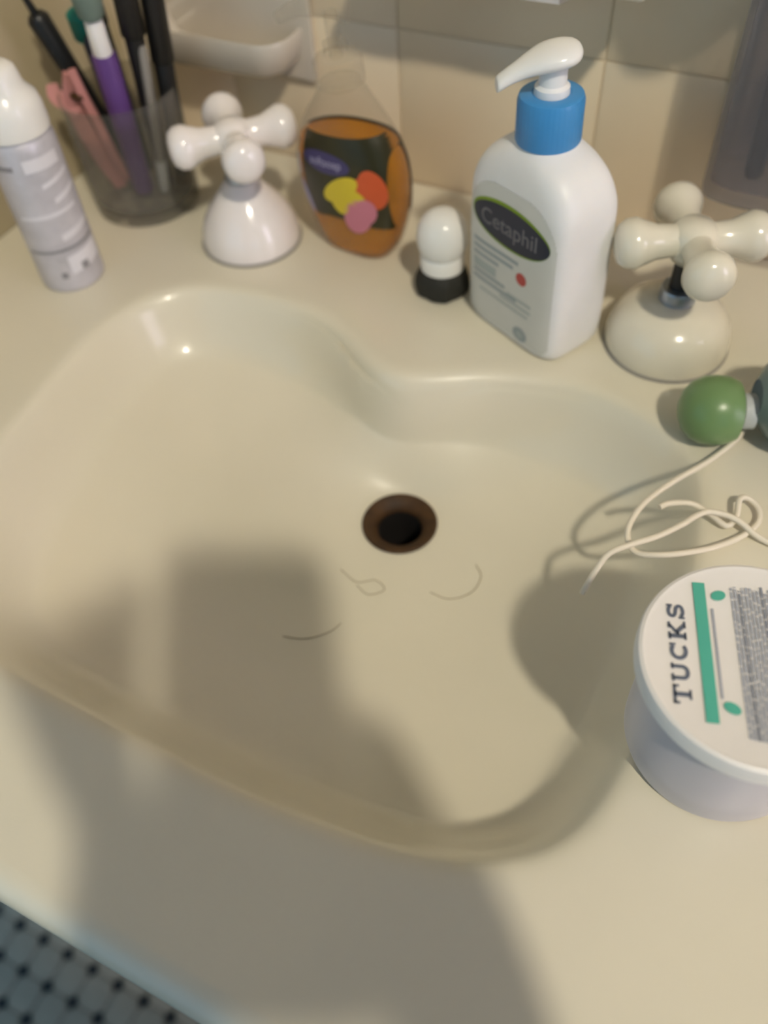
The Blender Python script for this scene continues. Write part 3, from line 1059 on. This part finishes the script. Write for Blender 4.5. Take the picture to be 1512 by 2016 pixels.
# tumbler in a wall ring, above the frame at right: it throws the rounded shadow on the tiles
tum = empty('wall_tumbler', (-0.040, -0.048, 0.205))
tag(tum, 'white tumbler hung in a wall ring above the right handle', 'tumbler')
lathe('tumbler_cup', [(0.0, 0.0), (0.020, 0.001), (0.028, 0.006), (0.032, 0.018), (0.034, 0.085), (0.0325, 0.085), (0.030, 0.02), (0.0, 0.006)], 'whitecap', tum, 48)
lathe('ring', [(0.0345, 0.062), (0.0375, 0.060), (0.0375, 0.066), (0.0345, 0.066), (0.0345, 0.062)], 'chrome', tum, 48)
box('wall_mount', -0.008, 0.008, 0.034, 0.0477, 0.054, 0.072, 'chrome', tum, 0.002)

# clear caddy on the wall at the right edge, with dark things standing in it
cad = empty('wall_caddy', (0.006, -0.026, 0.060))
tag(cad, 'clear plastic wall caddy at the upper right edge', 'caddy')


def open_box(hw, hd, hgt, th, r):
    V, F = [], []
    S = 48
    prof_ = [(0.0, 0.0), (0.92, 0.0), (0.985, 0.0015), (1.0, 0.006), (1.0, hgt), (None, hgt), (None, 0.009), (0.0, 0.009)]
    rings = []
    for s_, z_ in prof_:
        ring = []
        for x, y in supersection(hw, hd, 5, S):
            if s_ is None:
                xx, yy = x * (hw - th) / hw, y * (hd - th) / hd
            else:
                s2_ = s_ if s_ else 0.01
                xx, yy = x * s2_, y * s2_
            ring.append(len(V))
            V.append((xx, yy, z_))
        rings.append(ring)
    for a, b in zip(rings[:-1], rings[1:]):
        for i in range(S):
            j = (i + 1) % S
            F.append((a[i], a[j], b[j], b[i]))
    F.append(tuple(rings[0]))
    F.append(tuple(rings[-1]))
    return V, F


obj('caddy_box', *open_box(0.052, 0.0245, 0.115, 0.0035, 0.01), 'clearwall', cad, True, 45)
box('hook_plate', -0.03, 0.03, 0.0235, 0.0258, 0.09, 0.135, 'clearwall', cad, 0.001)
for (x, lean, r_, m, lb, ct) in ((-0.026, -0.010, 0.0052, 'black', 'slim black stick leftmost in the clear wall caddy', 'stick'),
                                 (-0.008, -0.004, 0.0085, 'tealplastic', 'dark green tube in the clear wall caddy', 'tube'),
                                 (0.016, 0.006, 0.0090, 'slate', 'slate grey tube rightmost in the clear wall caddy', 'tube')):
    p0 = Vector((0.006 + x, -0.030, 0.0705))
    p1 = Vector((0.006 + x + lean, -0.022, 0.215))
    t = empty('black_stick' if ct == 'stick' else 'cosmetic_tube', p0, 0, p1 - p0)
    tag(t, lb, ct, 'dark things in the wall caddy')
    L = (p1 - p0).length
    lathe('barrel' if ct == 'stick' else 'tube_body', [(0, 0), (r_ * 0.8, 0), (r_, 0.003), (r_ * 0.9, L * 0.7), (r_ * 0.9, L), (0, L)], m, t, 24)
    lathe('cap', [(0, L * 0.72), (r_ * 1.05, L * 0.72), (r_ * 1.05, L * 0.95), (0, L * 1.0)], 'black', t, 24)

# ================================================================== LYING BOTTLE WITH GREEN CAP (right edge)
bdir = Vector((0.93, 0.36, 0)).normalized()
lie = empty('lying_bottle', (0.0, -0.1735, 0.0))
tag(lie, 'grey-teal bottle lying on its side with a round green cap', 'bottle')
zc = 0.0188
lathe('cap', [(0.0, -0.0150), (0.006, -0.0143), (0.011, -0.0122), (0.0152, -0.0085), (0.0180, -0.003), (0.0187, 0.003), (0.0183, 0.009), (0.0160, 0.0145), (0.011, 0.0168), (0.0, 0.0170)], 'greencap', lie, 48, loc=(0, 0, zc), direction=bdir)
lathe('neck', [(0.0, 0.0165), (0.0095, 0.0165), (0.0095, 0.0235), (0.0, 0.0240)], 'palegrey', lie, 32, loc=(0, 0, zc), direction=bdir)
lathe('bottle_body', [(0.0095, 0.0225), (0.0120, 0.0240), (0.0180, 0.0275), (0.0240, 0.0330), (0.0275, 0.040), (0.0285, 0.050), (0.0285, 0.135), (0.0265, 0.140), (0.0, 0.140)], 'tealglass', lie, 56, loc=(0, 0, 0.0287), direction=bdir)

# ================================================================== CORD
cp = [(0.070, -0.075, 0.002), (0.032, -0.105, 0.002), (0.0165, -0.135, 0.002), (0.0175, -0.152, 0.003), (0.0205, -0.168, 0.004), (0.010, -0.194, 0.005), (-0.003, -0.218, 0.008), (-0.013, -0.239, 0.009), (-0.0165, -0.254, 0.007), (-0.0145, -0.2625, 0.004),
      (-0.0085, -0.267, 0.003), (0.002, -0.2660, 0.006), (0.013, -0.2600, 0.0065), (0.0245, -0.2500, 0.0050), (0.0350, -0.2370, 0.0035), (0.0405, -0.2250, 0.0030), (0.0390, -0.2165, 0.0035),
      (0.0330, -0.2130, 0.0050), (0.0290, -0.2170, 0.0068), (0.0300, -0.2270, 0.0052), (0.0270, -0.2340, 0.0042), (0.0180, -0.2310, 0.0052), (0.0080, -0.2300, 0.0075), (-0.0020, -0.2350, 0.0085),
      (-0.0060, -0.2395, 0.0085)]
cord = tube('cord', cp, 0.00155, 'cord', None, 10, 8)
tag(cord, 'cream cord tangled in loops over the right rim of the basin', 'cord')
cp2 = [(-0.0265, -0.292, -0.010), (-0.0240, -0.2840, 0.000), (-0.0205, -0.2760, 0.0070), (-0.0120, -0.2680, 0.0095), (-0.0020, -0.2590, 0.0105), (0.0070, -0.2470, 0.0105), (0.0120, -0.2380, 0.0095),
       (0.0180, -0.2320, 0.0085), (0.030, -0.2310, 0.0075), (0.044, -0.2350, 0.0040), (0.062, -0.2350, 0.0022), (0.085, -0.230, 0.002), (0.110, -0.215, 0.002)]
c2 = tube('cord_end', cp2, 0.00155, 'cord', cord, 10, 8)

# ================================================================== ROUND JAR OF PADS
jar = empty('pad_jar', (0.0455, -0.3455, 0))
tag(jar, 'round jar with white lid lettered TUCKS and teal stripe', 'jar')
lathe('jar_body', [(0.0, 0.0), (0.0333, 0.0), (0.0355, 0.0014), (0.0366, 0.0050), (0.0369, 0.014), (0.0369, 0.050), (0.0363, 0.056), (0.0351, 0.0575), (0.0346, 0.056), (0.0350, 0.012), (0.0323, 0.005), (0.0, 0.005)], 'frost', jar, 80)
lathe('pads', [(0.0, 0.006), (0.0328, 0.006), (0.0337, 0.010), (0.0337, 0.030), (0.0323, 0.033), (0.0, 0.033)], 'white', jar, 56)
lidp = lathe('lid', [(0.0, 0.0680), (0.0390, 0.0680), (0.0408, 0.0686), (0.0421, 0.0680), (0.0427, 0.0662), (0.0426, 0.0600), (0.0416, 0.0594), (0.0375, 0.0592), (0.0370, 0.0560)], 'jarlid', jar, 96, 35)
LZ = 0.0682
LS = 0.975
TA = Vector((-0.314, 0.949, 0))
TB = Vector((-0.949, -0.314, 0))


def lid_flat(name, uv, F, m, parent, dz=0.0):
    return obj(name, [TA * (a * LS) + TB * (b * LS) + Vector((0, 0, LZ + dz)) for a, b in uv], F, m, parent, False)


def stroke(pts, th, V, F):
    P = [Vector((p[0], p[1], 0)) for p in pts]
    k = len(V)
    for i, p in enumerate(P):
        T = (P[min(i + 1, len(P) - 1)] - P[max(i - 1, 0)]).normalized()
        N = Vector((-T.y, T.x, 0))
        V.append((p.x + N.x * th / 2, p.y + N.y * th / 2))
        V.append((p.x - N.x * th / 2, p.y - N.y * th / 2))
    for i in range(len(P) - 1):
        F.append((k + 2 * i, k + 2 * i + 1, k + 2 * i + 3, k + 2 * i + 2))


def arc(cx, cy, rx, ry, a0, a1, n=14):
    return [(cx + rx * math.cos(math.radians(a0 + (a1 - a0) * i / n)), cy + ry * math.sin(math.radians(a0 + (a1 - a0) * i / n))) for i in range(n + 1)]


TH, SE = 0.24, 0.13
LET = {
    'T': [([(0.0, 0.92), (1.0, 0.92)], 0.16), ([(0.06, 1.0), (0.06, 0.66)], SE), ([(0.94, 1.0), (0.94, 0.66)], SE), ([(0.5, 0.95), (0.5, 0.05)], TH), ([(0.24, 0.06), (0.76, 0.06)], SE)],
    'U': [([(0.0, 0.94), (0.42, 0.94)], SE), ([(0.66, 0.94), (1.0, 0.94)], SE), ([(0.2, 0.95)] + arc(0.51, 0.37, 0.31, 0.27, 180, 360) + [(0.82, 0.95)], 0.2)],
    'C': [(arc(0.52, 0.5, 0.40, 0.40, 45, 315), 0.21), ([(0.88, 1.0), (0.88, 0.66)], SE)],
    'K': [([(0.2, 0.95), (0.2, 0.05)], TH), ([(0.0, 0.94), (0.42, 0.94)], SE), ([(0.0, 0.06), (0.42, 0.06)], SE), ([(0.28, 0.42), (0.84, 0.94)], 0.17), ([(0.40, 0.55), (0.86, 0.06)], 0.22), ([(0.64, 0.94), (1.0, 0.94)], SE), ([(0.66, 0.06), (1.06, 0.06)], SE)],
    'S': [(arc(0.48, 0.71, 0.30, 0.20, 20, 270) + arc(0.48, 0.29, 0.32, 0.21, 90, -165), 0.19), ([(0.82, 1.0), (0.82, 0.68)], SE), ([(0.10, 0.34), (0.10, 0.0)], SE)],
}
V, F = [], []
a = -0.0205
for ch in 'TUCKS':
    for pts, th in LET[ch]:
        uv_ = []
        ff = []
        stroke(pts, th, uv_, ff)
        k = len(V)
        V += [(a + u * 0.0076, 0.0253 + v * 0.0065) for u, v in uv_]
        F += [tuple(i + k for i in f) for f in ff]
    a += 0.0088
lid_flat('lettering', V, F, 'slate', lidp, 0.0003)


def rect(a0, a1, b0, b1):
    return [(a0, b0), (a1, b0), (a1, b1), (a0, b1)], [(0, 1, 2, 3)]


lid_flat('stripe', *rect(-0.0268, 0.0326, 0.0166, 0.0212), 'teal', lidp, 0.0003)
lid_flat('print_line', *rect(-0.0170, 0.0210, 0.0142, 0.0151), 'fine', lidp, 0.0003)
lid_flat('leaf_mark', *disc_uv(0.0272, 0.0118, 0.0022, 0.0030, 14, 0.5, 1), 'teal', lidp, 0.0003)
lid_flat('leaf_mark', *disc_uv(-0.0203, 0.0116, 0.0022, 0.0032, 14, -0.5, 1), 'teal', lidp, 0.0003)
rng = random.Random(7)
b_ = 0.0071
k = 0
while b_ > -0.030:
    half = math.sqrt(max(0.0375 ** 2 - (b_ - 0.0) ** 2, 0)) - 0.0045
    a_ = -half + 0.001
    wv, wf = [], []
    end = half - rng.uniform(0, 0.003)
    while a_ < end:
        wlen = rng.uniform(0.0018, 0.0058)
        e_ = min(a_ + wlen, end)
        r_ = rect(a_, e_, b_ - 0.00098, b_)
        n0 = len(wv)
        wv += r_[0]
        wf += [tuple(i + n0 for i in r_[1][0])]
        a_ = e_ + rng.uniform(0.0003, 0.0007)
    lid_flat('text_line', wv, wf, 'fine_dark' if k % 6 == 2 else 'fine', lidp, 0.0003)
    b_ -= 0.00142
    k += 1

# ================================================================== CEILING LAMP
lamp = empty('ceiling_lamp', (LAMP.x, LAMP.y, CEIL_Z))
tag(lamp, 'two-bulb ceiling lamp over the room in front of the sink', 'lamp')
lathe('lamp_base', [(0.0, 0.0), (0.06, 0.0), (0.06, -0.012), (0.05, -0.022), (0.0, -0.024)], 'lampmetal', lamp, 48)
lathe('lamp_rod', [(0.009, -0.02), (0.009, -0.175), (0.0, -0.175)], 'lampmetal', lamp, 16)
lathe('added_lamp_shade', [(0.0, -0.172), (0.03, -0.172), (0.10, -0.180), (0.165, -0.205), (0.168, -0.208), (0.164, -0.209), (0.10, -0.184), (0.03, -0.176), (0.0, -0.176)], 'shade', lamp, 56)  # dish added out of view to stop the bulbs lighting the ceiling
for b in BULBS:
    d = b - LAMP
    lathe('bulb_socket', [(0.016, -0.172), (0.016, -0.196), (0.012, -0.202), (0.0, -0.202)], 'lampmetal', lamp, 24, loc=(d.x, d.y, 0))

# ================================================================== THE ONE TAKING THE PICTURE (behind the lens; throws the shade over the basin)
def P(r, d, b):
    return CAM + right * r + down * d - fwd * b


ph = empty('smartphone', P(0.027, 0.065, 0.008))
tag(ph, 'dark smartphone held up over the front edge of the sink', 'phone')
V, F = [], []
for b in (0.0035, 0.0115):
    for x, y in supersection(0.039, 0.077, 9, 48):
        V.append(P(0.027 + x, 0.065 + y, b) - ph.location)
F = [tuple(range(48)), tuple(range(48, 96))] + [(i, (i + 1) % 48, 48 + (i + 1) % 48, 48 + i) for i in range(48)]
obj('phone_body', V, F, 'black', ph, True, 40)
V = [P(0.027 + x, 0.065 + y, 0.0117) - ph.location for x, y in ((-0.036, -0.073), (0.036, -0.073), (0.036, 0.073), (-0.036, 0.073))]
obj('screen', V, [(0, 1, 2, 3)], 'navy', ph, False)


def skin_body(name, nodes, edges, root):
    me = bpy.data.meshes.new(name)
    me.from_pydata([tuple(n[0]) for n in nodes], edges, [])
    o = bpy.data.objects.new(name, me)
    C.objects.link(o)
    md = o.modifiers.new('skin', 'SKIN')
    md.use_smooth_shade = True
    for i, n in enumerate(nodes):
        sv = me.skin_vertices[0].data[i]
        sv.radius = n[1] if isinstance(n[1], tuple) else (n[1], n[1])
        sv.use_root = (i == root)
    sb = o.modifiers.new('smooth', 'SUBSURF')
    sb.levels = sb.render_levels = 2
    dg = bpy.context.evaluated_depsgraph_get()
    m2 = bpy.data.meshes.new_from_object(o.evaluated_get(dg))
    bpy.data.objects.remove(o)
    return m2


N_, E_ = [], []


def nd(p, r, link=None):
    N_.append((Vector(p), r))
    if link is not None:
        E_.append((link, len(N_) - 1))
    return len(N_) - 1


BX, BY = 0.04, -0.93
pel = nd((BX, BY - 0.03, 0.10), (0.15, 0.11))
wst = nd((BX, BY - 0.03, 0.24), (0.13, 0.10), pel)
che = nd((BX, BY - 0.02, 0.42), (0.15, 0.11), wst)
nek = nd((BX, BY, 0.55), 0.058, che)
jaw = nd((BX, BY + 0.035, 0.625), (0.058, 0.068), nek)
skl = nd((BX, BY + 0.025, 0.70), (0.076, 0.092), jaw)
crn = nd((BX, BY + 0.01, 0.775), (0.055, 0.065), skl)
for sx in (-1, 1):
    hip = nd((BX + sx * 0.09, BY - 0.03, 0.0), 0.085, pel)
    kne = nd((BX + sx * 0.10, BY + 0.0, -0.36), 0.058, hip)
    ank = nd((BX + sx * 0.10, BY - 0.03, -0.72), 0.038, kne)
    nd((BX + sx * 0.11, BY + 0.09, -0.765), (0.040, 0.028), ank)
    sho = nd((BX + sx * 0.165, BY - 0.01, 0.485), 0.058, che)
    elb = nd((BX + sx * 0.215, BY + 0.09, 0.235), 0.043, sho)
    if sx < 0:
        edge, s_ = -0.012, -1
    else:
        edge, s_ = 0.066, 1
    up_ = 0.0
    if sx < 0:
        wr = nd(P(edge + 0.014, 0.158, 0.048), 0.026, elb)
        pm = nd(P(edge + 0.005, 0.100, 0.038), (0.020, 0.026), wr)
    else:
        wr = nd(P(edge + 0.028, 0.150, 0.030), 0.027, elb)
        pm = nd(P(edge + 0.022, 0.105, 0.016), (0.021, 0.030), wr)
    for k in range(4):
        d_ = 0.072 + 0.0195 * k - up_ * 1.30
        ln = (0.050, 0.056, 0.052, 0.042)[k]
        if sx < 0 and k < 3:   # fingers stretched up along the long edge, clear of the lens
            a_ = nd(P(edge - 0.012 - 0.006 * k, 0.058 + 0.006 * k, 0.026), 0.0098, pm)
            b2 = nd(P(edge - 0.013 - 0.015 * k, 0.026 + 0.008 * k, 0.022), 0.0092, a_)
            nd(P(edge - 0.013 - 0.021 * k, 0.001 + 0.010 * k, 0.020), 0.0086, b2)
            continue
        a_ = nd(P(edge + s_ * 0.017, d_, 0.010), 0.0095, pm)
        if sx < 0:
            b2 = nd(P(edge - 0.008, d_ + 0.002, -0.006), 0.0086, a_)
            nd(P(edge + 0.012, d_ + 0.004, -0.009), 0.0074, b2)
        else:
            b2 = nd(P(edge + s_ * 0.007, d_ - 0.003, -0.0075), 0.0088, a_)
            nd(P(edge - s_ * (ln - 0.022), d_ - 0.006, -0.0095), 0.0076, b2)
    t1 = nd(P(edge + s_ * 0.014, 0.104 - up_ * 0.3, 0.025), 0.0105, pm)
    t2 = nd(P(edge - s_ * 0.006, 0.082 + up_ * 0.1, 0.023), 0.0092, t1)
    nd(P(edge - s_ * 0.018, 0.068 + up_ * 0.25, 0.0220), 0.0078, t2)
bme = skin_body('person', N_, E_, pel)
for m in ('shirt', 'skin', 'navy'):
    bme.materials.append(MT[m])
for p in bme.polygons:
    c = p.center
    p.material_index = 1 if (c.z > 0.555 or c.y > BY + 0.13) and c.z > -0.5 else (2 if c.z < 0.06 else 0)
    p.use_smooth = True
person = bpy.data.objects.new('person', bme)
C.objects.link(person)
tag(person, 'person in dark clothes holding up a phone over the sink', 'person')
hv = [Vector((BX, BY + 0.01, 0.715)) + Vector((0.088 * math.sin(t) * math.cos(a), 0.105 * math.sin(t) * math.sin(a), 0.098 * math.cos(t))) for t in np.linspace(0.02, 1.75, 12) for a in np.linspace(0, 2 * math.pi, 28, endpoint=False)]
hf = [(i * 28 + k, i * 28 + (k + 1) % 28, (i + 1) * 28 + (k + 1) % 28, (i + 1) * 28 + k) for i in range(11) for k in range(28)
      if not (hv[(i + 1) * 28 + k].y > BY + 0.06 and hv[(i + 1) * 28 + k].z < 0.755)]
obj('hair', hv, hf, 'black', person)
fy = BY + 0.025
for sx in (-1, 1):
    lathe('eye', [(0, -0.011), (0.008, -0.008), (0.011, 0), (0.008, 0.008), (0, 0.011)], 'palegrey', person, 16, loc=(BX + sx * 0.030, fy + 0.082, 0.705))
    lathe('ear', [(0, -0.006), (0.016, -0.004), (0.020, 0.0), (0.016, 0.005), (0, 0.004)], 'skin', person, 16, loc=(BX + sx * 0.080, fy - 0.005, 0.695), direction=(sx, 0.2, 0))
tube('nose', [(BX, fy + 0.088, 0.712), (BX, fy + 0.102, 0.690), (BX, fy + 0.108, 0.672), (BX, fy + 0.088, 0.664)], 0.009, 'skin', person, 10, 4)
tube('mouth', [(BX - 0.024, fy + 0.072, 0.640), (BX, fy + 0.084, 0.638), (BX + 0.024, fy + 0.072, 0.640)], 0.005, 'pink', person, 8, 4)
